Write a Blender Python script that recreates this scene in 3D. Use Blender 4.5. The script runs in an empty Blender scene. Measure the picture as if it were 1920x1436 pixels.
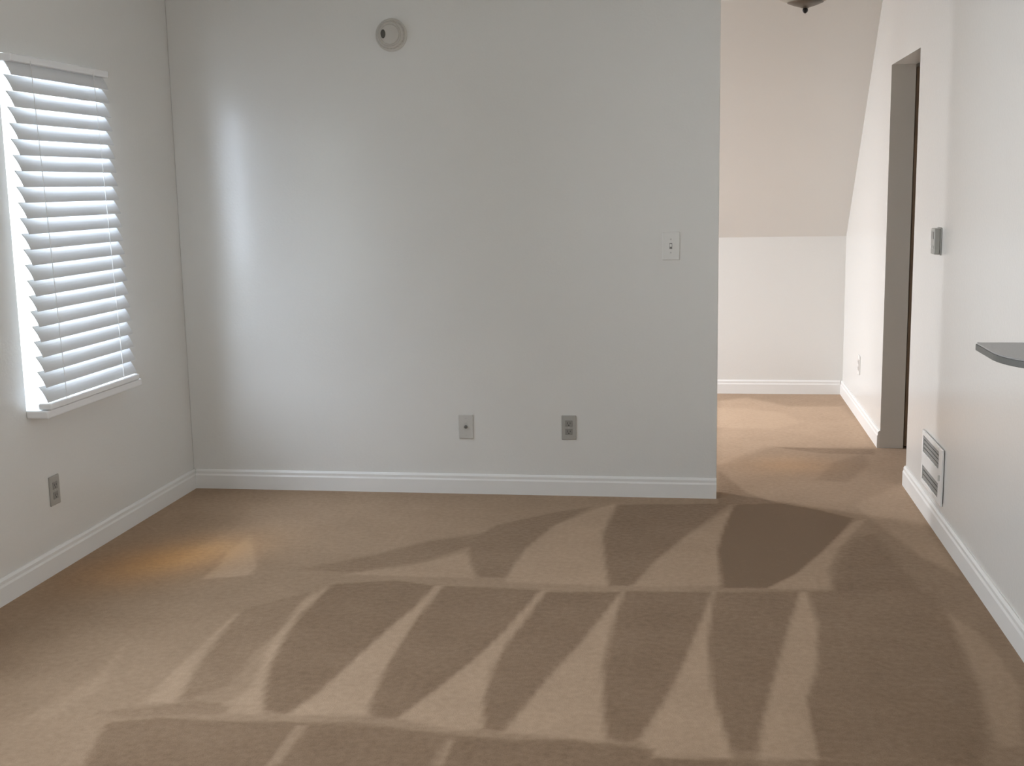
import bpy, bmesh, math, random
import numpy as np
from mathutils import Vector, Matrix

random.seed(7)
S = bpy.context.scene
COL = S.collection
# daylight and fill: (power, colour) for the left and hall window, added right and second left fill; sky strength; exposure
LIGHTS = ((212, (0.86, 1.0, 1.22)), (272, (0.98, 1.0, 1.07)), (62, (1.03, 1.0, 1.02)), (12, (0.98, 1.0, 1.03)))
SKY = (3.3, (0.90, 1.0, 1.0, 1))
EXPO = -0.08

# ---------------------------------------------------------------- camera, sky, daylight, exposure
cam_data = bpy.data.cameras.new('camera')
cam = bpy.data.objects.new('camera', cam_data)
COL.objects.link(cam)
cam_data.sensor_width = 36.0
cam_data.lens = 42.277
right = Vector((0.988701, 0.148819, -0.017983))
up = Vector((-0.006432, 0.161973, 0.986774))
fwd = Vector((-0.149764, 0.975509, -0.161100))
cam.matrix_world = Matrix(((right.x, up.x, -fwd.x, 0.0),
                           (right.y, up.y, -fwd.y, 0.0),
                           (right.z, up.z, -fwd.z, 1.445),
                           (0, 0, 0, 1)))
S.camera = cam
cam_data.clip_start = 0.05

world = bpy.data.worlds.new('daylight sky')
S.world = world
world.use_nodes = True
bg = world.node_tree.nodes['Background']
bg.inputs[0].default_value = SKY[1]
bg.inputs[1].default_value = SKY[0]

def area(name, loc, direction, sx, sy, power, color, spread=180):
    l = bpy.data.lights.new(name, 'AREA')
    l.shape = 'RECTANGLE'; l.size = sx; l.size_y = sy
    l.energy = power; l.color = color; l.spread = math.radians(spread)
    o = bpy.data.objects.new(name, l); COL.objects.link(o)
    o.location = loc
    o.rotation_euler = Vector(direction).to_track_quat('-Z', 'Y').to_euler()
    return o

# daylight at the left and hall windows, added fill at two unseen openings
area('daylight_left_window', (-3.10, 3.80, 2.00), (1, 0.75, -0.55), 1.5, 2.2, *LIGHTS[0])
area('daylight_hall_window', (-2.95, 7.15, 1.74), (1, 0.10, -0.46), 0.8, 1.0, *LIGHTS[1], 140)
area('added_fill_right', (1.55, 1.0, 1.50), (-1, 0.55, -0.08), 1.6, 1.4, *LIGHTS[2])  # added fill from the right to lift the left wall
area('added_fill_second_left', (-3.0, 2.75, 1.50), (1, 0.42, 0.0), 1.2, 1.2, *LIGHTS[3], 60)  # added fill beam aimed at the right wall

S.view_settings.view_transform = 'Standard'
S.view_settings.look = 'None'
S.view_settings.gamma = 1.0
S.view_settings.use_curve_mapping = False
S.view_settings.exposure = EXPO
S.cycles.max_bounces = 12
S.cycles.diffuse_bounces = 6
S.cycles.transparent_max_bounces = 16
S.cycles.use_denoising = True
S.cycles.sample_clamp_indirect = 8.0

# ---------------------------------------------------------------- materials
def srgb(r, g, b):
    f = lambda c: (c / 255 / 12.92) if c / 255 <= 0.04045 else ((c / 255 + 0.055) / 1.055) ** 2.4
    return (f(r), f(g), f(b), 1)

def mat(name, color, rough=0.6, metal=0.0, bump=None, vary=0.0, vscale=6.0, spec=0.5):
    m = bpy.data.materials.new(name); m.use_nodes = True
    nt = m.node_tree; n = nt.nodes; b = n['Principled BSDF']
    b.inputs['Base Color'].default_value = color
    b.inputs['Roughness'].default_value = rough
    b.inputs['Metallic'].default_value = metal
    b.inputs['Specular IOR Level'].default_value = spec
    tc = n.new('ShaderNodeTexCoord')
    if vary:
        no = n.new('ShaderNodeTexNoise'); no.inputs['Scale'].default_value = vscale; no.inputs['Detail'].default_value = 3
        nt.links.new(tc.outputs['Object'], no.inputs['Vector'])
        mx = n.new('ShaderNodeMix'); mx.data_type = 'RGBA'
        mx.inputs['A'].default_value = tuple(c * (1 - vary) for c in color[:3]) + (1,)
        mx.inputs['B'].default_value = tuple(min(1, c * (1 + vary)) for c in color[:3]) + (1,)
        nt.links.new(no.outputs['Fac'], mx.inputs['Factor'])
        nt.links.new(mx.outputs['Result'], b.inputs['Base Color'])
    if bump:
        nb = n.new('ShaderNodeTexNoise'); nb.inputs['Scale'].default_value = bump[0]; nb.inputs['Detail'].default_value = 4
        nt.links.new(tc.outputs['Object'], nb.inputs['Vector'])
        bp = n.new('ShaderNodeBump'); bp.inputs['Strength'].default_value = bump[1]; bp.inputs['Distance'].default_value = 0.004
        nt.links.new(nb.outputs['Fac'], bp.inputs['Height'])
        nt.links.new(bp.outputs['Normal'], b.inputs['Normal'])
    return m

M_WALL = mat('painted drywall', (0.74, 0.73, 0.70, 1), 0.22, bump=(90, 0.12), vary=0.015, vscale=1.5, spec=0.5)
M_CEIL = mat('ceiling paint', (0.78, 0.77, 0.74, 1), 0.8, bump=(60, 0.3))
M_TRIM = mat('white trim paint', (0.80, 0.79, 0.765, 1), 0.35, vary=0.01)
M_VINYL = mat('white window vinyl', (0.88, 0.89, 0.90, 1), 0.35)
M_PLATE_WHITE = mat('white plastic', (0.74, 0.73, 0.70, 1), 0.35)
M_PLATE_ALMOND = mat('almond plastic', (0.56, 0.545, 0.51, 1), 0.4)
M_PLATE_TAUPE = mat('taupe plastic', (0.40, 0.385, 0.35, 1), 0.4)
M_RECEPT = mat('grey receptacle plastic', (0.27, 0.26, 0.235, 1), 0.4)
M_SENSOR = mat('dark brown grille', (0.08, 0.075, 0.06, 1), 0.6)
M_LCD = mat('grey display', (0.22, 0.22, 0.20, 1), 0.3)
M_SLOT = mat('black slot', (0.02, 0.02, 0.02, 1), 0.6)
M_SCREW = mat('steel screw', (0.55, 0.54, 0.52, 1), 0.35, 0.9)
M_GREY = mat('grey plastic', (0.36, 0.355, 0.325, 1), 0.45)
M_GREYDARK = mat('dark grey plastic', (0.20, 0.195, 0.18, 1), 0.45)
M_SMOKE = mat('aged cream plastic', (0.62, 0.60, 0.555, 1), 0.5)
M_SMOKE2 = mat('aged beige plastic', (0.56, 0.535, 0.49, 1), 0.5)
M_BRONZE = mat('aged bronze', (0.16, 0.14, 0.115, 1), 0.45, 0.6)
M_BLACKMETAL = mat('black finial metal', (0.012, 0.010, 0.009, 1), 0.35, 0.3)
M_REG = mat('painted steel register', (0.60, 0.595, 0.565, 1), 0.45)
M_DUCT = mat('dark duct', (0.09, 0.087, 0.08, 1), 0.8)
M_LAMINATE = mat('grey speckled laminate', (0.36, 0.355, 0.35, 1), 0.3, vary=0.2, vscale=180)
M_LAMEDGE = mat('dark grey edge band', (0.15, 0.15, 0.14, 1), 0.45)
M_BROWN = mat('brown stained wood', (0.20, 0.14, 0.09, 1), 0.5, vary=0.2, vscale=5)
M_CORD = mat('white cord', (0.8, 0.8, 0.8, 1), 0.7)

def glass_mat():
    m = bpy.data.materials.new('window glass'); m.use_nodes = True
    nt = m.node_tree; n = nt.nodes
    for x in list(n): n.remove(x)
    out = n.new('ShaderNodeOutputMaterial'); mix = n.new('ShaderNodeMixShader')
    tr = n.new('ShaderNodeBsdfTransparent'); gl = n.new('ShaderNodeBsdfGlossy'); gl.inputs['Roughness'].default_value = 0.02
    mix.inputs[0].default_value = 0.08
    nt.links.new(tr.outputs[0], mix.inputs[1]); nt.links.new(gl.outputs[0], mix.inputs[2])
    nt.links.new(mix.outputs[0], out.inputs[0])
    return m
M_GLASS = glass_mat()

def translucent_mat(name, color, amount):
    m = bpy.data.materials.new(name); m.use_nodes = True
    nt = m.node_tree; n = nt.nodes
    for x in list(n): n.remove(x)
    out = n.new('ShaderNodeOutputMaterial'); mix = n.new('ShaderNodeMixShader')
    d = n.new('ShaderNodeBsdfDiffuse'); t = n.new('ShaderNodeBsdfTranslucent')
    no = n.new('ShaderNodeTexNoise'); no.inputs['Scale'].default_value = 8
    mx = n.new('ShaderNodeMix'); mx.data_type = 'RGBA'
    mx.inputs['A'].default_value = tuple(c * 0.97 for c in color[:3]) + (1,)
    mx.inputs['B'].default_value = color
    nt.links.new(no.outputs['Fac'], mx.inputs['Factor'])
    nt.links.new(mx.outputs['Result'], d.inputs['Color']); nt.links.new(mx.outputs['Result'], t.inputs['Color'])
    mix.inputs[0].default_value = amount
    nt.links.new(d.outputs[0], mix.inputs[1]); nt.links.new(t.outputs[0], mix.inputs[2])
    nt.links.new(mix.outputs[0], out.inputs[0])
    return m
M_SLAT = translucent_mat('white translucent slat', (0.76, 0.77, 0.78, 1), 0.05)
M_SHADE = translucent_mat('frosted lamp glass', (0.80, 0.77, 0.70, 1), 0.4)

def carpet_mat():
    m = bpy.data.materials.new('cut pile carpet'); m.use_nodes = True
    nt = m.node_tree; n = nt.nodes; L = nt.links.new
    b = n['Principled BSDF']; b.inputs['Roughness'].default_value = 0.95
    b.inputs['Specular IOR Level'].default_value = 0.05
    b.inputs['Sheen Weight'].default_value = 0.15; b.inputs['Sheen Roughness'].default_value = 0.5
    b.inputs['Sheen Tint'].default_value = (0.9, 0.8, 0.7, 1)
    tc = n.new('ShaderNodeTexCoord')
    at = n.new('ShaderNodeAttribute'); at.attribute_name = 'pile_light_tone'  # lie of the pile plus painted hall daylight and wall shadow
    st = n.new('ShaderNodeAttribute'); st.attribute_name = 'tan_tint'  # warm tint, partly window sunlight painted into the carpet
    # brushed-away pile and painted light look pale, pile brushed toward the viewer and painted shadow look dark
    big = n.new('ShaderNodeTexNoise'); big.inputs['Scale'].default_value = 5.0; big.inputs['Detail'].default_value = 4
    mid = n.new('ShaderNodeTexNoise'); mid.inputs['Scale'].default_value = 45.0; mid.inputs['Detail'].default_value = 3
    fin = n.new('ShaderNodeTexNoise'); fin.inputs['Scale'].default_value = 260.0; fin.inputs['Detail'].default_value = 2
    for x in (big, mid, fin): L(tc.outputs['Object'], x.inputs['Vector'])
    def ma(op, a, bb):
        x = n.new('ShaderNodeMath'); x.operation = op
        for i, v in enumerate((a, bb)):
            if isinstance(v, (int, float)): x.inputs[i].default_value = v
            else: L(v, x.inputs[i])
        return x.outputs[0]
    f = ma('MULTIPLY', at.outputs['Fac'], 0.5)
    f = ma('ADD', f, 0.5)
    f = ma('ADD', f, ma('MULTIPLY', ma('SUBTRACT', big.outputs['Fac'], 0.5), 0.40))
    f = ma('ADD', f, ma('MULTIPLY', ma('SUBTRACT', mid.outputs['Fac'], 0.5), 0.70))
    f = ma('ADD', f, ma('MULTIPLY', ma('SUBTRACT', fin.outputs['Fac'], 0.5), 0.55))
    mr = n.new('ShaderNodeMapRange'); mr.inputs['From Min'].default_value = -0.2; mr.inputs['From Max'].default_value = 1.2; mr.inputs['To Min'].default_value = 0; mr.inputs['To Max'].default_value = 1
    L(f, mr.inputs['Value'])
    mx = n.new('ShaderNodeMix'); mx.data_type = 'RGBA'
    mx.inputs['A'].default_value = CARPET_DARK; mx.inputs['B'].default_value = CARPET_LIGHT
    L(mr.outputs[0], mx.inputs['Factor'])
    mx2 = n.new('ShaderNodeMix'); mx2.data_type = 'RGBA'; mx2.blend_type = 'MULTIPLY'; mx2.clamp_factor = True
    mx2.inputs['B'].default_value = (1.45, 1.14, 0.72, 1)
    L(st.outputs['Fac'], mx2.inputs['Factor']); L(mx.outputs['Result'], mx2.inputs['A'])
    L(mx2.outputs['Result'], b.inputs['Base Color'])
    bp = n.new('ShaderNodeBump'); bp.inputs['Strength'].default_value = 0.35; bp.inputs['Distance'].default_value = 0.006
    L(fin.outputs['Fac'], bp.inputs['Height']); L(bp.outputs['Normal'], b.inputs['Normal'])
    return m
CARPET_DARK = (0.200, 0.125, 0.072, 1)
CARPET_LIGHT = (0.50, 0.355, 0.240, 1)
M_CARPET = carpet_mat()

# ---------------------------------------------------------------- mesh helpers
def bx(bm, x0, x1, y0, y1, z0, z1):
    v = [bm.verts.new((x, y, z)) for x in (x0, x1) for y in (y0, y1) for z in (z0, z1)]
    for q in ((0, 1, 3, 2), (4, 6, 7, 5), (0, 4, 5, 1), (2, 3, 7, 6), (0, 2, 6, 4), (1, 5, 7, 3)):
        bm.faces.new([v[i] for i in q])

def prism(bm, poly, axis, a0, a1):
    """extrude a 2-D polygon along an axis; poly gives the two other coordinates in xyz order"""
    def P(u, v, w):
        return {'x': (w, u, v), 'y': (u, w, v), 'z': (u, v, w)}[axis]
    A = [bm.verts.new(P(u, v, a0)) for u, v in poly]; B = [bm.verts.new(P(u, v, a1)) for u, v in poly]
    bm.faces.new(A); bm.faces.new(B[::-1])
    for i in range(len(poly)):
        j = (i + 1) % len(poly)
        bm.faces.new((A[j], A[i], B[i], B[j]))

def lathe(bm, prof, axis, c, seg=40):
    """revolve (radius, offset) pairs around an axis through c"""
    rings = []
    for r, h in prof:
        ring = []
        for k in range(seg if r > 1e-6 else 1):
            a = 2 * math.pi * k / seg
            u, w = r * math.cos(a), r * math.sin(a)
            p = {'z': (u, w, h), 'y': (u, h, w), 'x': (h, u, w)}[axis]
            ring.append(bm.verts.new(Vector(c) + Vector(p)))
        rings.append(ring)
    for R0, R1 in zip(rings, rings[1:]):
        for k in range(seg):
            q = []
            for R, kk in ((R0, k), (R0, (k + 1) % seg), (R1, (k + 1) % seg), (R1, k)):
                p = R[kk] if len(R) > 1 else R[0]
                if p not in q: q.append(p)
            if len(q) > 2: bm.faces.new(q)
    for ring in (rings[0], rings[-1]):
        if len(ring) > 2: bm.faces.new(ring)

def obj(name, bm, m, parent=None, bevel=0.0, smooth=False, seg=2):
    bmesh.ops.recalc_face_normals(bm, faces=bm.faces)
    if parent is not None:
        o = parent.matrix_world if False else Vector(parent.location)
        bmesh.ops.translate(bm, verts=bm.verts, vec=-Vector(parent['_org']))
    me = bpy.data.meshes.new(name); bm.to_mesh(me); bm.free()
    me.materials.append(m)
    o = bpy.data.objects.new(name, me); COL.objects.link(o)
    o['_org'] = tuple(parent['_org']) if parent is not None else (0.0, 0.0, 0.0)
    if parent is not None: o.parent = parent
    if bevel:
        b = o.modifiers.new('bevel', 'BEVEL'); b.width = bevel; b.segments = seg; b.limit_method = 'ANGLE'; b.angle_limit = math.radians(40)
    if smooth:
        for p in me.polygons: p.use_smooth = True
        try: me.set_sharp_from_angle(angle=math.radians(35))
        except Exception: pass
    return o

def thing(name, label, cat, loc, group=None):
    o = bpy.data.objects.new(name, None); COL.objects.link(o)
    o.empty_display_size = 0.05
    o.location = loc; o['_org'] = tuple(loc)
    o['label'] = label; o['category'] = cat
    if group: o['group'] = group
    return o

def struct(name, bm, m, bevel=0.0, parent=None):
    o = obj(name, bm, m, parent, bevel)
    if parent is None: o['kind'] = 'structure'
    return o
N = bmesh.new
PILE_LIGHT_MARKS = [  # vacuum strokes, with some light and shadow painted among them
    (0.9, 0.023, [(-1.865,4.729),(-1.687,4.328),(-1.669,4.211),(-1.842,4.138),(-1.834,4.274),(-1.864,4.486)]),
    (0.7, 0.019, [(-1.323,4.251),(-1.102,4.37),(-0.891,4.568),(-0.804,4.256),(-1.075,4.256)]),
    (-0.6, 0.056, [(-1.506,4.292),(-1.266,4.505),(-1.092,4.705),(-0.892,4.84),(-0.884,4.671),(-1.034,4.443),(-1.308,4.272)]),
    (-0.7, 0.025, [(-0.886,4.541),(-0.911,4.76),(-0.844,4.966),(-0.615,5.201),(-0.456,5.306),(-0.591,4.988),(-0.669,4.632),(-0.694,4.273),(-0.801,4.269)]),
    (0.75, 0.017, [(-0.692,4.261),(-0.669,4.632),(-0.591,4.988),(-0.441,5.261),(-0.347,5.38),(-0.377,4.901),(-0.338,4.522),(-0.307,4.219),(-0.681,4.219)]),
    (-0.95, 0.017, [(-0.338,5.353),(0.168,5.414),(-0.021,4.917),(-0.142,4.54),(-0.22,4.227),(-0.301,4.219),(-0.338,4.522),(-0.374,4.885)]),
    (0.55, 0.017, [(-0.215,4.222),(-0.133,4.555),(-0.032,4.861),(0.092,5.156),(0.184,5.378),(0.128,5.01),(0.098,4.702),(0.101,4.258)]),
    (-1.6, 0.022, [(0.187,5.396),(0.384,5.441),(0.541,5.344),(0.686,5.207),(0.525,4.741),(0.397,4.447),(0.268,4.251),(0.107,4.235),(0.1,4.702),(0.13,5.01)]),  # dark stroke with the wall's cast shadow painted in
    (0.55, 0.017, [(0.262,4.239),(0.374,4.407),(0.501,4.704),(0.679,5.156),(0.742,5.212),(0.571,4.745),(0.504,4.482),(0.493,4.25)]),
    (-1, 0.057, [(0.547,4.538),(0.647,4.899),(0.744,4.985),(0.782,4.56),(0.804,4.246),(0.494,4.227)]),
    (-0.95, 0.01, [(-1.321,4.139),(-1.34,3.824),(-1.321,3.577),(-1.288,3.359),(-1.236,3.166),(-1.195,3.054),(-1.119,3.042),(-1.074,3.195),(-1.04,3.44),(-1.003,3.696),(-0.958,3.932),(-0.94,4.157),(-1.103,4.203)]),
    (-0.95, 0.009, [(-0.907,4.161),(-0.931,3.814),(-0.933,3.526),(-0.92,3.277),(-0.905,3.111),(-0.874,3.048),(-0.805,3.046),(-0.736,3.251),(-0.667,3.48),(-0.613,3.722),(-0.575,3.955),(-0.543,4.149)]),
    (-0.95, 0.009, [(-0.527,4.127),(-0.559,3.841),(-0.589,3.621),(-0.602,3.391),(-0.588,3.182),(-0.558,3.01),(-0.5,3.003),(-0.473,3.117),(-0.427,3.35),(-0.358,3.631),(-0.302,3.903),(-0.254,4.154)]),
    (-0.95, 0.009, [(-0.245,4.166),(-0.267,3.781),(-0.269,3.467),(-0.248,3.183),(-0.224,2.996),(-0.162,2.975),(-0.133,3.006),(-0.085,3.201),(-0.036,3.451),(0.011,3.762),(0.068,4.185)]),
    (-0.95, 0.009, [(0.074,4.186),(0.048,3.719),(0.053,3.382),(0.076,3.133),(0.099,2.956),(0.167,2.955),(0.193,3.146),(0.247,3.482),(0.309,3.84),(0.378,4.215)]),
    (-0.85, 0.012, [(0.402,4.218),(0.409,3.899),(0.372,3.536),(0.321,3.299),(0.317,3.127),(0.316,2.942),(0.536,2.953),(0.713,2.942),(0.758,3.082),(0.814,3.464),(0.833,3.894),(0.843,4.261)]),
    (0.8, 0.009, [(-1.327,4.126),(-1.384,3.929),(-1.349,3.505),(-1.287,3.199),(-1.34,3.028),(-1.185,3.028),(-1.236,3.166),(-1.288,3.359),(-1.321,3.577),(-1.34,3.824)]),
    (0.8, 0.009, [(-0.94,4.157),(-0.958,3.932),(-1.003,3.696),(-1.04,3.44),(-1.074,3.195),(-1.116,3.035),(-0.891,3.053),(-0.905,3.111),(-0.92,3.277),(-0.933,3.526),(-0.931,3.814),(-0.907,4.161)]),
    (0.8, 0.009, [(-0.543,4.149),(-0.575,3.955),(-0.613,3.722),(-0.667,3.48),(-0.736,3.251),(-0.805,3.046),(-0.622,2.99),(-0.56,3.01),(-0.588,3.182),(-0.602,3.391),(-0.589,3.621),(-0.559,3.841),(-0.527,4.127)]),
    (0.8, 0.009, [(-0.254,4.154),(-0.302,3.903),(-0.358,3.631),(-0.427,3.35),(-0.473,3.117),(-0.499,2.997),(-0.225,2.965),(-0.248,3.183),(-0.269,3.467),(-0.267,3.781),(-0.245,4.166)]),
    (0.8, 0.009, [(0.068,4.185),(0.011,3.762),(-0.036,3.451),(-0.085,3.201),(-0.135,2.997),(-0.09,2.896),(0.1,2.906),(0.099,2.956),(0.076,3.133),(0.053,3.382),(0.048,3.719),(0.074,4.186)]),
    (0.8, 0.009, [(0.378,4.215),(0.309,3.84),(0.247,3.482),(0.193,3.146),(0.165,2.913),(0.318,2.931),(0.317,3.127),(0.321,3.299),(0.372,3.536),(0.409,3.899),(0.402,4.218)]),
    (-0.55, 0.025, [(-1.57,3.844),(-1.382,4.043),(-1.362,3.669),(-1.376,3.435),(-1.358,3.21),(-1.464,3.075),(-1.504,3.286),(-1.545,3.611)]),
    (0.8, 0.018, [(-1.564,3.856),(-1.574,3.527),(-1.567,3.267),(-1.557,3.065),(-1.461,3.075),(-1.51,3.302),(-1.547,3.64)]),
    (0.45, 0.022, [(-1.833,3.548),(-1.791,3.231),(-1.846,2.937),(-1.772,2.935),(-1.732,3.15)]),
    (-0.4, 0.027, [(-1.666,2.992),(-1.396,3.104),(-1.301,3.067),(-1.299,3.022),(-1.574,2.967)]),
    (-0.95, 0.01, [(-1.603,2.93),(-1.469,2.979),(-1.236,2.981),(-0.908,3.004),(-0.616,2.962),(-0.47,2.95),(-0.317,2.97),(-0.103,2.942),(-0.102,2.677),(-1.501,2.514)]),
    (-0.95, 0.01, [(-0.101,2.895),(0.164,2.908),(0.167,2.708),(-0.093,2.678)]),
    (-0.95, 0.01, [(0.317,2.928),(0.535,2.944),(0.659,2.924),(0.626,2.762),(0.291,2.723)]),
    (0.7, 0.005, [(-1.065,2.973),(-1.047,2.975),(-1.047,2.752),(-1.067,2.727)]),
    (0.5, 0.005, [(-0.644,2.939),(-0.628,2.935),(-0.629,2.788),(-0.648,2.786)]),
    (0.9, 0.102, [(0.158,8.058),(0.354,8.212),(0.614,7.884),(0.953,7.902),(0.999,7.239),(0.981,6.675),(0.575,6.593),(0.406,6.636),(0.164,6.229),(0.122,6.201)]),  # daylight on the hall carpet, painted as paler pile
    (1.3, 0.093, [(0.154,7.803),(0.338,7.812),(0.563,7.639),(0.637,7.348),(0.464,7.111),(0.139,7.187)]),  # sun patch painted on the hall carpet
    (0.45, 0.046, [(0.716,5.449),(0.83,5.601),(0.993,5.868),(0.974,5.207),(0.973,4.451),(0.865,4.702),(0.783,5.107)]),
    (0.35, 0.025, [(0.855,4.045),(0.916,3.855),(0.933,3.44),(0.838,3.061),(0.778,3.054),(0.821,3.427)]),
    (-0.8, 0.035, [(0.435,6.638),(0.974,6.62),(0.955,6.487),(0.678,6.493)]),
    (-0.8, 0.025, [(0.123,6.081),(0.248,5.614),(0.384,5.431),(0.11,5.39)]),  # shadow of the wall's free end painted on the carpet
    (-0.5, 0.055, [(0.593,5.891),(0.71,6.268),(0.903,6.509),(0.896,6.257),(0.74,5.849)]),
]

# ---------------------------------------------------------------- dimensions (metres)
XL, XR, YB, XE, YF = -2.448, 1.004, 5.507, 0.105, 8.375     # left wall, right wall, far side of the room, free end of that wall, knee wall
YR = -2.0                                                    # wall behind the viewer
T = 0.123
ZC = 2.44
KNEE = 1.077
YS = YF - (ZC - KNEE)                                        # where the slope meets the flat ceiling
W1 = (4.066, 4.80, 0.655, 1.95)                              # left window y0 y1 z0 z1
W4 = (2.15, 3.55, 0.655, 1.95)                                # added second left window, unseen, lets the fill beam in
W2 = (6.88, 7.56, 0.45, 1.78)                                # hall window
W3 = (0.3, 1.7, 0.85, 2.05)                                  # added unseen window in the right wall for the fill light
D1 = (5.828, 6.650, 2.033)                                   # doorway in the right wall

# ---------------------------------------------------------------- setting
def carpet_floor():
    xs = np.arange(-2.60, 2.11, 0.016); ys = np.arange(-2.2, 8.56, 0.016)
    nx, ny = len(xs), len(ys)
    X, Y = np.meshgrid(xs, ys)
    px, py = X.ravel(), Y.ravel()
    tone = np.full(px.shape, 0.0)
    # broad, soft pale and dark areas before the strokes
    tone += 0.18 * np.sin(px * 2.1 + 0.6 * py) * np.sin(py * 1.7 + 0.4)
    right_zone = np.clip((px + 0.1) / 0.5, 0, 1) * np.clip((5.6 - py) / 0.6, 0, 1)
    tone -= 0.35 * right_zone
    tone += 0.42 * np.clip((-0.7 - px) / 0.5, 0, 1) * np.clip((py - 4.3) / 0.3, 0, 1) * np.clip((5.45 - py) / 0.25, 0, 1)  # paler towards the far left
    for v, blur, poly in PILE_LIGHT_MARKS:
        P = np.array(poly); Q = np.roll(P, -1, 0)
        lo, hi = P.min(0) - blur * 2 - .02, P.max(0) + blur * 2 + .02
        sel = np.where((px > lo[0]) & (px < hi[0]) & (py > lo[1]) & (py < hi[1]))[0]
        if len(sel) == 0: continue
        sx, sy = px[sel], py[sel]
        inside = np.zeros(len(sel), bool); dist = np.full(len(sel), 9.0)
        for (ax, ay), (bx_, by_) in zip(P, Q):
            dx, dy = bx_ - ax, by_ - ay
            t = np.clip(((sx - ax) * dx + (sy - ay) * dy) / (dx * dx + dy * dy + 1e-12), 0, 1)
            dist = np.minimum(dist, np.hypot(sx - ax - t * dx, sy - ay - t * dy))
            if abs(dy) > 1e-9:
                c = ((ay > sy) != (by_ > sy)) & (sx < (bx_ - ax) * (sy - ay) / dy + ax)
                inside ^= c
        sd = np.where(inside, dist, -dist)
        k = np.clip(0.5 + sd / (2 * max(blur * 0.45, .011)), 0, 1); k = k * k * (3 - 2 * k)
        tone[sel] = tone[sel] * (1 - k) + v * k
    def blob(cx, cy, rx, ry, ang):
        ca, sa = math.cos(ang), math.sin(ang)
        u = ((px - cx) * ca + (py - cy) * sa) / rx; w = (-(px - cx) * sa + (py - cy) * ca) / ry
        return np.exp(-(u * u + w * w))
    tint = 1.0 * blob(-2.07, 4.37, 0.36, 0.22, 0.98) + 0.35 * blob(0.5, 6.2, 0.25, 0.2, 0.2)  # first patch is sunlight leaking past the blind, painted as colour
    tone += 0.95 * blob(-2.0, 4.40, 0.30, 0.16, 0.98)  # brightness of that sunlit patch, painted in
    co = np.stack([px, py, np.zeros_like(px)], 1)
    i = np.arange(nx * ny).reshape(ny, nx)
    F = np.stack([i[:-1, :-1], i[:-1, 1:], i[1:, 1:], i[1:, :-1]], -1).reshape(-1, 4)
    me = bpy.data.meshes.new('floor')
    me.from_pydata(co.tolist(), [], F.tolist())
    for nm, arr in (('pile_light_tone', tone), ('tan_tint', tint)):
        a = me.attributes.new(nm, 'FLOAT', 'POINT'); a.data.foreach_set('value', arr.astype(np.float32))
    me.materials.append(M_CARPET)
    o = bpy.data.objects.new('floor', me); COL.objects.link(o)
    o['kind'] = 'structure'
    return o
carpet_floor()

def wall_x(bm, x0, x1, y0, y1, z0, z1, holes):
    """wall slab running along y with rectangular holes (y0, y1, z0, z1)"""
    y = y0
    for h0, h1, a, b in sorted(holes):
        bx(bm, x0, x1, y, h0, z0, z1)
        if a > z0: bx(bm, x0, x1, h0, h1, z0, a)
        if b < z1: bx(bm, x0, x1, h0, h1, b, z1)
        y = h1
    bx(bm, x0, x1, y, y1, z0, z1)

bm = N(); wall_x(bm, XL - 0.15, XL, YR - T, YF + T, -0.01, ZC, [W1, W2, W4]); struct('wall_left', bm, M_WALL)
bm = N(); bx(bm, XL, XE, YB, YB + T, -0.01, ZC); struct('wall_back', bm, M_WALL, bevel=0.004)
bm = N(); wall_x(bm, XR, XR + T, YR - T, YF + T, -0.01, ZC, [W3, (D1[0], D1[1], -0.01, D1[2])]); struct('wall_right', bm, M_WALL)
bm = N(); bx(bm, XL, XR, YF, YF + T, -0.01, KNEE + 0.02); struct('wall_far', bm, M_WALL)
bm = N(); bx(bm, XL, XR, YR - T, YR, -0.01, ZC)
struct('wall_behind', bm, M_WALL)
bm = N(); bx(bm, XL - 0.15, XR + T, YR - T, YS, ZC, ZC + 0.1); struct('ceiling', bm, M_CEIL)
bm = N(); prism(bm, [(YS, ZC), (YF, KNEE), (YF + 0.1, KNEE + 0.1), (YS, ZC + 0.2)], 'x', XL, XR); struct('ceiling_slope', bm, M_WALL)
# small room beyond the doorway
bm = N()
bx(bm, XR + T, 2.0, 6.95, 7.05, -0.01, ZC); bx(bm, XR + T, 2.0, 5.3, 5.4, -0.01, ZC); bx(bm, 2.0, 2.1, 5.3, 7.05, -0.01, ZC)
bx(bm, XR + T, 2.1, 5.3, 7.05, ZC, ZC + 0.1)
struct('wall_side_room', bm, M_WALL)

def base_profile(s):          # (offset from wall, z) of the skirting board
    return [(0, 0), (0.015, 0), (0.015, 0.066), (0.011, 0.074), (0.011, 0.086), (0.005, 0.095), (0, 0.095)]
def baseboard_x(name, xw, sgn, y0, y1):       # along y, standing on the wall at x = xw
    bm = N(); prism(bm, [(xw + sgn * u, z) for u, z in base_profile(0)], 'y', y0, y1); return struct(name, bm, M_TRIM)
def baseboard_y(name, yw, sgn, x0, x1):
    bm = N(); prism(bm, [(yw + sgn * u, z) for u, z in base_profile(0)], 'x', x0, x1); return struct(name, bm, M_TRIM)
baseboard_x('baseboard_left', XL, 1, YR, YB)
baseboard_y('baseboard_back', YB, -1, XL + 0.015, XE)
baseboard_x('baseboard_right', XR, -1, YR, D1[0] - 0.002)
baseboard_x('baseboard_hall', XR, -1, D1[1] + 0.002, YF)
baseboard_y('baseboard_far', YF, -1, XL, XR - 0.015)

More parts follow.
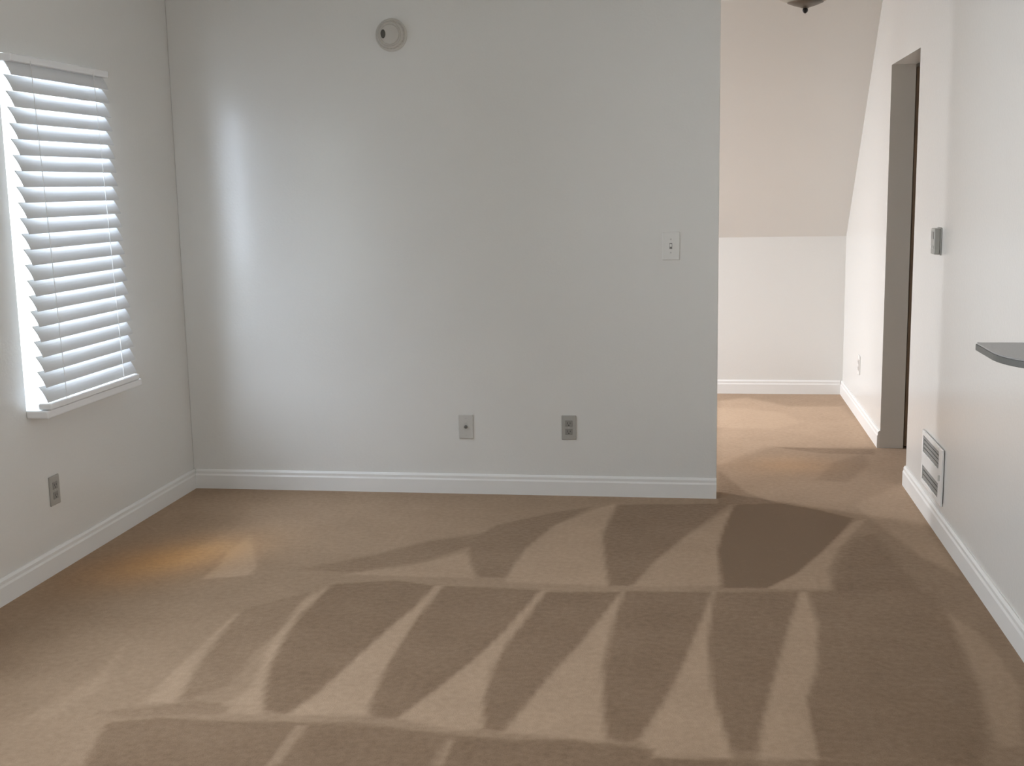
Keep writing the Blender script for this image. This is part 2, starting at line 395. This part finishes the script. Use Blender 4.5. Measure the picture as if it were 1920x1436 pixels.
def window_x(name, w, xin, depth, sill):
    """white vinyl window in a wall that runs along y; xin = room face of the wall"""
    y0, y1, z0, z1 = w
    bm = N(); fo, fi = xin - depth, xin - depth + 0.06
    e = 0.035
    bx(bm, fo, fi, y0, y0 + e, z0, z1); bx(bm, fo, fi, y1 - e, y1, z0, z1)
    bx(bm, fo, fi, y0 + e, y1 - e, z0, z0 + e); bx(bm, fo, fi, y0 + e, y1 - e, z1 - e, z1)
    r = struct(name, bm, M_VINYL, bevel=0.002)
    zm = (z0 + z1) / 2
    for k, (a, b, off) in enumerate(((z0 + e, zm + 0.015, 0.025), (zm - 0.015, z1 - e, 0.0))):
        bm = N(); s = 0.03; q0, q1 = fo + 0.008 + off, fo + 0.028 + off
        bx(bm, q0, q1, y0 + e, y0 + e + s, a, b); bx(bm, q0, q1, y1 - e - s, y1 - e, a, b)
        bx(bm, q0, q1, y0 + e + s, y1 - e - s, a, a + s); bx(bm, q0, q1, y0 + e + s, y1 - e - s, b - s, b)
        sh = struct('sash', bm, M_VINYL, parent=r)
        bm = N(); bx(bm, q0 + 0.008, q0 + 0.012, y0 + e + s, y1 - e - s, a + s, b - s)
        struct('pane', bm, M_GLASS, parent=sh)
    if sill:
        bm = N()
        bx(bm, xin - depth + 0.06, xin + 0.0, y0 + 0.001, y1 - 0.001, z0 - 0.028, z0 + 0.002)
        bx(bm, xin, xin + 0.088, y0 - 0.004, y1 + 0.035, z0 - 0.028, z0 + 0.002)
        struct('window_sill', bm, M_VINYL, bevel=0.005, parent=r)
    return r
window_x('window_1', W1, XL, 0.14, True)
window_x('window_2', W2, XL, 0.14, True)
window_x('added_window_4', W4, XL, 0.14, True)  # added, unseen; opening for the second left fill beam
window_x('added_window_3', W3, XR + 0.09, 0.06, False)  # added, unseen; opening for the right fill light

# brown door swung open into the side room
bm = N(); bx(bm, XR + T + 0.004, XR + T + 0.78, D1[1] + 0.004, D1[1] + 0.042, 0.012, 2.02)
d1 = struct('door_1', bm, M_BROWN, bevel=0.003)
bm = N(); lathe(bm, [(0, 0), (0.026, 0.0), (0.026, 0.004), (0.012, 0.008), (0.012, 0.03), (0.024, 0.04), (0.027, 0.052), (0.02, 0.063), (0, 0.066)], 'y', (XR + T + 0.71, D1[1] + 0.004, 0.95))
for v in bm.verts: v.co.y = 2 * (D1[1] + 0.004) - v.co.y
struct('door_knob', bm, M_SCREW, parent=d1)

# ---------------------------------------------------------------- window blind
TOP = Vector((XL + 0.030, 0, 1.928)); BOT = Vector((XL + 0.071, 0, 0.688))
BY0, BY1 = 4.071, 4.800
blind = thing('window_blind', 'white wide-slat horizontal blind, closed, hanging in front of the left window', 'window blind', (XL + 0.03, (BY0 + BY1) / 2, 1.945))
bm = N(); bx(bm, XL + 0.004, XL + 0.050, BY0, BY1, 1.918, 1.945); obj('headrail', bm, M_VINYL, blind, bevel=0.004)
NS = 22
bm = N()
along = (BOT - TOP)
tilt = math.radians(29)                       # from vertical, lower edge toward the room
for k in range(NS):
    c = TOP + along * ((k + 0.5) / NS)
    prof = []
    for j in range(7):
        s = -0.033 + 0.066 * j / 6            # along the slat, + = lower, room side
        bow = 0.003 * (1 - (s / 0.033) ** 2)
        prof.append((c.x + s * math.sin(tilt) + bow * math.cos(tilt), c.z - s * math.cos(tilt) + bow * math.sin(tilt)))
    th = 0.0028
    back = [(x - th * math.cos(tilt), z - th * math.sin(tilt)) for x, z in prof]
    prism(bm, prof + back[::-1], 'y', BY0 + 0.004, BY1 - 0.004)
obj('slats', bm, M_SLAT, blind)
bm = N(); bx(bm, BOT.x - 0.026, BOT.x + 0.026, BY0 + 0.002, BY1 - 0.002, W1[2] + 0.004, W1[2] + 0.028); obj('bottom_rail', bm, M_VINYL, blind, bevel=0.005)
for yy in (BY0 + 0.13, BY1 - 0.13):
    bm = N()
    for dx in (0.020,):
        a = TOP + Vector((dx, 0, 0.0)); b = BOT + Vector((dx, 0, -0.03))
        prism(bm, [(a.x - .0012, a.z), (a.x + .0012, a.z), (b.x + .0012, b.z), (b.x - .0012, b.z)], 'y', yy - 0.0012, yy + 0.0012)
    obj('ladder_cord', bm, M_CORD, blind)

# ---------------------------------------------------------------- fittings on the walls
def plate_frame(kind, wall):
    pass

def wall_plate(name, label, cat, centre, normal, w, h, m_plate, face, group=None, m_face=None):
    """cover plate; local u runs along the wall, v up, n out of the wall"""
    n = Vector(normal); u = Vector((0, 0, 1)).cross(n); v = Vector((0, 0, 1)); c = Vector(centre)
    t = thing(name, label, cat, centre, group)
    def box(u0, u1, v0, v1, n0, n1, bm=None):
        bm = bm or N()
        P = [c + u * a + v * b + n * d for a in (u0, u1) for b in (v0, v1) for d in (n0, n1)]
        bx(bm, min(p.x for p in P), max(p.x for p in P), min(p.y for p in P), max(p.y for p in P), min(p.z for p in P), max(p.z for p in P))
        return bm
    ax = 'x' if abs(n.x) > .5 else 'y'
    sg = n.x if ax == 'x' else n.y
    def disc(prof, du, dv):
        bm = N(); cc = c + u * du + v * dv
        lathe(bm, [(r, hh * sg) for r, hh in prof], ax, cc, 20); return bm
    obj('cover_plate', box(-w / 2, w / 2, -h / 2, h / 2, 0, 0.006), m_plate, t, bevel=0.003)
    if face == 'toggle':
        obj('toggle_slot', box(-0.006, 0.006, -0.013, 0.013, 0.006, 0.0072), m_face or M_GREY, t)
        bm = box(-0.0045, 0.0045, -0.003, 0.009, 0.0072, 0.019); obj('toggle', bm, M_PLATE_WHITE, t, bevel=0.0015)
        for dv in (-0.03, 0.03): obj('screw', disc([(0.0035, 0.006), (0.0035, 0.0072), (0, 0.0078)], 0, dv), M_SCREW, t)
    if face == 'duplex':
        for dv in (-0.0195, 0.0195):
            bm = box(-0.017, 0.017, dv - 0.0142, dv + 0.0142, 0.006, 0.0082)
            rc = obj('receptacle', bm, m_face or M_RECEPT, t, bevel=0.004)
            bm = box(-0.0075, -0.0055, dv - 0.002, dv + 0.007, 0.0082, 0.0086); box(0.0055, 0.0075, dv - 0.001, dv + 0.006, 0.0082, 0.0086, bm)
            box(-0.0022, 0.0022, dv - 0.0095, dv - 0.005, 0.0082, 0.0086, bm)
            obj('slots', bm, M_SLOT, rc)
        obj('screw', disc([(0.0032, 0.006), (0.0032, 0.0072), (0, 0.0078)], 0, 0), M_SCREW, t)
    if face == 'jack':
        obj('jack', disc([(0.0085, 0.006), (0.0085, 0.009), (0.005, 0.009), (0.005, 0.017), (0.0022, 0.017), (0.0022, 0.012), (0, 0.012)], 0, 0), M_GREYDARK, t)
        for dv in (-0.042, 0.042): obj('screw', disc([(0.003, 0.006), (0.003, 0.0072), (0, 0.0078)], 0, dv), M_SCREW, t)
    return t

wall_plate('light_switch', 'white toggle light switch near the free end of the grey back wall', 'light switch', (-0.108, YB, 1.168), (0, -1, 0), 0.078, 0.126, M_PLATE_WHITE, 'toggle', m_face=M_GREYDARK)
wall_plate('cable_outlet', 'pale cable jack plate low on the back wall, left of the darker outlet', 'cable outlet', (-1.070, YB, 0.324), (0, -1, 0), 0.070, 0.116, M_PLATE_ALMOND, 'jack')
wall_plate('power_outlet', 'taupe double power outlet low on the back wall, right of the pale jack plate', 'outlet', (-0.579, YB, 0.326), (0, -1, 0), 0.070, 0.116, M_PLATE_TAUPE, 'duplex')
wall_plate('power_outlet', 'grey double power outlet low on the left wall under the window blind', 'outlet', (XL, 4.210, 0.318), (1, 0, 0), 0.072, 0.116, M_PLATE_TAUPE, 'duplex')
wall_plate('power_outlet', 'white double power outlet low on the bright hall wall beyond the doorway', 'outlet', (XR, 7.55, 0.325), (-1, 0, 0), 0.072, 0.116, M_PLATE_WHITE, 'duplex', m_face=M_PLATE_ALMOND)

# thermostat
t = thing('thermostat', 'small grey box thermostat on the bright right wall beside the doorway', 'thermostat', (XR, 5.222, 1.190))
bm = N(); bx(bm, XR - 0.006, XR, 5.182, 5.262, 1.133, 1.247); obj('wall_bracket', bm, M_GREY, t, bevel=0.002)
bm = N(); bx(bm, XR - 0.030, XR - 0.006, 5.185, 5.259, 1.137, 1.243); obj('housing', bm, M_GREY, t, bevel=0.004)
bm = N(); bx(bm, XR - 0.0315, XR - 0.030, 5.198, 5.246, 1.200, 1.230); obj('display', bm, M_LCD, t)
for k in range(2):
    bm = N(); bx(bm, XR - 0.033, XR - 0.030, 5.202 + 0.025 * k, 5.216 + 0.025 * k, 1.160, 1.172); obj('button', bm, M_PLATE_ALMOND, t, bevel=0.001)

# smoke detector
sx, sz = -1.370, 2.134
t = thing('smoke_detector', 'round cream smoke detector high on the grey back wall', 'smoke detector', (sx, YB, sz))
bm = N(); lathe(bm, [(0.073, 0), (0.073, -0.008), (0.069, -0.012), (0, -0.012)], 'y', (sx, YB, sz), 48); obj('mounting_base', bm, M_SMOKE, t, smooth=True)
bm = N(); lathe(bm, [(0.061, -0.012), (0.061, -0.026), (0.059, -0.032), (0.053, -0.037), (0.050, -0.034), (0.046, -0.034), (0.042, -0.040), (0.02, -0.043), (0, -0.0435)], 'y', (sx, YB, sz), 48); obj('cover', bm, M_SMOKE2, t, smooth=True)
bm = N()
for k in range(24):
    a = 2 * math.pi * k / 24
    x, z = sx + 0.0613 * math.cos(a), sz + 0.0613 * math.sin(a)
    bx(bm, x - 0.003, x + 0.003, YB - 0.023, YB - 0.016, z - 0.003, z + 0.003)
obj('side_vents', bm, M_SMOKE2, t)
bm = N(); lathe(bm, [(0.0001, -0.0405), (0.011, -0.0415), (0.013, -0.043), (0.012, -0.046), (0, -0.0475)], 'y', (0, 0, 0), 24)
for v in bm.verts: v.co = Vector((sx - 0.029 + v.co.x * 0.85, YB + v.co.y, sz + 0.002 + v.co.z * 1.5))
obj('sensor_grille', bm, M_SENSOR, t, smooth=True)

# heating register above the right skirting board
ry0, ry1, rz0, rz1 = 4.950, 5.390, 0.128, 0.362
t = thing('wall_register', 'pale metal wall vent with two dark louvre slots just above the right baseboard', 'air vent', (XR, (ry0 + ry1) / 2, rz0))
bm = N(); bx(bm, XR - 0.003, XR, ry0 + 0.01, ry1 - 0.01, rz0 + 0.01, rz1 - 0.01); obj('duct_opening', bm, M_DUCT, t)
bm = N(); x0, x1 = XR - 0.011, XR - 0.003
slots = ((0.148, 0.208), (0.268, 0.340)); sy0, sy1 = 5.020, 5.368
bx(bm, x0, x1, ry0, sy0, rz0, rz1); bx(bm, x0, x1, sy1, ry1, rz0, rz1)
zz = [rz0] + [v for s in slots for v in s] + [rz1]
for a, b in ((zz[0], zz[1]), (zz[2], zz[3]), (zz[4], zz[5])): bx(bm, x0, x1, sy0, sy1, a, b)
obj('frame', bm, M_TRIM, t, bevel=0.002)
for a, b in slots:
    nl = 4 if b - a > .06 else 3
    for k in range(nl):
        z = a + (b - a) * (k + 0.5) / nl
        bm = N(); prism(bm, [(XR - 0.009, z - 0.005), (XR - 0.008, z - 0.006), (XR - 0.004, z + 0.004), (XR - 0.005, z + 0.005)], 'y', sy0 + 0.001, sy1 - 0.001)
        obj('louvre', bm, M_GREYDARK, t)
bm = N(); bx(bm, XR - 0.019, XR - 0.011, 4.978, 4.986, 0.228, 0.252); obj('damper_lever', bm, M_REG, t, bevel=0.001)

# narrow rounded ledge on the right wall
zt = 0.952
t = thing('wall_shelf', 'grey rounded-corner shelf ledge fixed to the right wall', 'shelf', (XR, 3.55, zt))
def ledge(off):
    x = 0.846 - off; yf = 3.803 + off
    p = [(XR, yf), (x + 0.004, yf), (x, yf - 0.004)]
    for k in range(17):
        a = math.pi / 2 * k / 16
        p.append((XR - (XR - x) * math.cos(a), 3.60 - (0.238 + off) * math.sin(a)))
    return p
bm = N(); prism(bm, ledge(-0.003), 'z', zt - 0.005, zt); obj('shelf_top', bm, M_LAMINATE, t, bevel=0.001)
bm = N(); prism(bm, ledge(0.0), 'z', zt - 0.024, zt - 0.005); obj('edge_band', bm, M_LAMEDGE, t, bevel=0.002)
for y in (3.70, 3.48):
    bm = N(); prism(bm, [(XR, zt - 0.024), (XR - 0.07, zt - 0.024), (XR - 0.07, zt - 0.030), (XR - 0.008, zt - 0.075), (XR, zt - 0.075)], 'y', y - 0.006, y + 0.006)
    obj('bracket', bm, M_WALL, t, bevel=0.001)

# hall ceiling light
lx, ly = 0.530, 6.300
t = thing('ceiling_light', 'frosted glass bowl light with black finial on the hall ceiling', 'ceiling light', (lx, ly, ZC))
bm = N(); lathe(bm, [(0.085, ZC), (0.085, ZC - 0.012), (0.07, ZC - 0.03), (0.02, ZC - 0.036), (0.008, ZC - 0.036), (0.008, ZC - 0.12), (0, ZC - 0.12)], 'z', (lx, ly, 0)); obj('canopy', bm, M_BRONZE, t, smooth=True)
bm = N(); lathe(bm, [(0.165, 2.388), (0.168, 2.384), (0.150, 2.352), (0.120, 2.330), (0.085, 2.316), (0.030, 2.302), (0.0, 2.301), (0.0, 2.306), (0.03, 2.307), (0.085, 2.321), (0.118, 2.335), (0.146, 2.356), (0.162, 2.388)], 'z', (lx, ly, 0), 56); obj('glass_bowl', bm, M_SHADE, t, smooth=True)
bm = N(); lathe(bm, [(0.0, 2.299), (0.088, 2.3155), (0.086, 2.313), (0.055, 2.301), (0.022, 2.291), (0.013, 2.287), (0, 2.287)], 'z', (lx, ly, 0)); obj('bowl_cap', bm, M_BRONZE, t, smooth=True)
bm = N(); lathe(bm, [(0.0, 2.288), (0.010, 2.287), (0.013, 2.282), (0.0135, 2.275), (0.010, 2.268), (0.004, 2.263), (0, 2.262)], 'z', (lx, ly, 0), 24); obj('finial', bm, M_BLACKMETAL, t, smooth=True)

for o in S.objects:
    if '_org' in o: del o['_org']
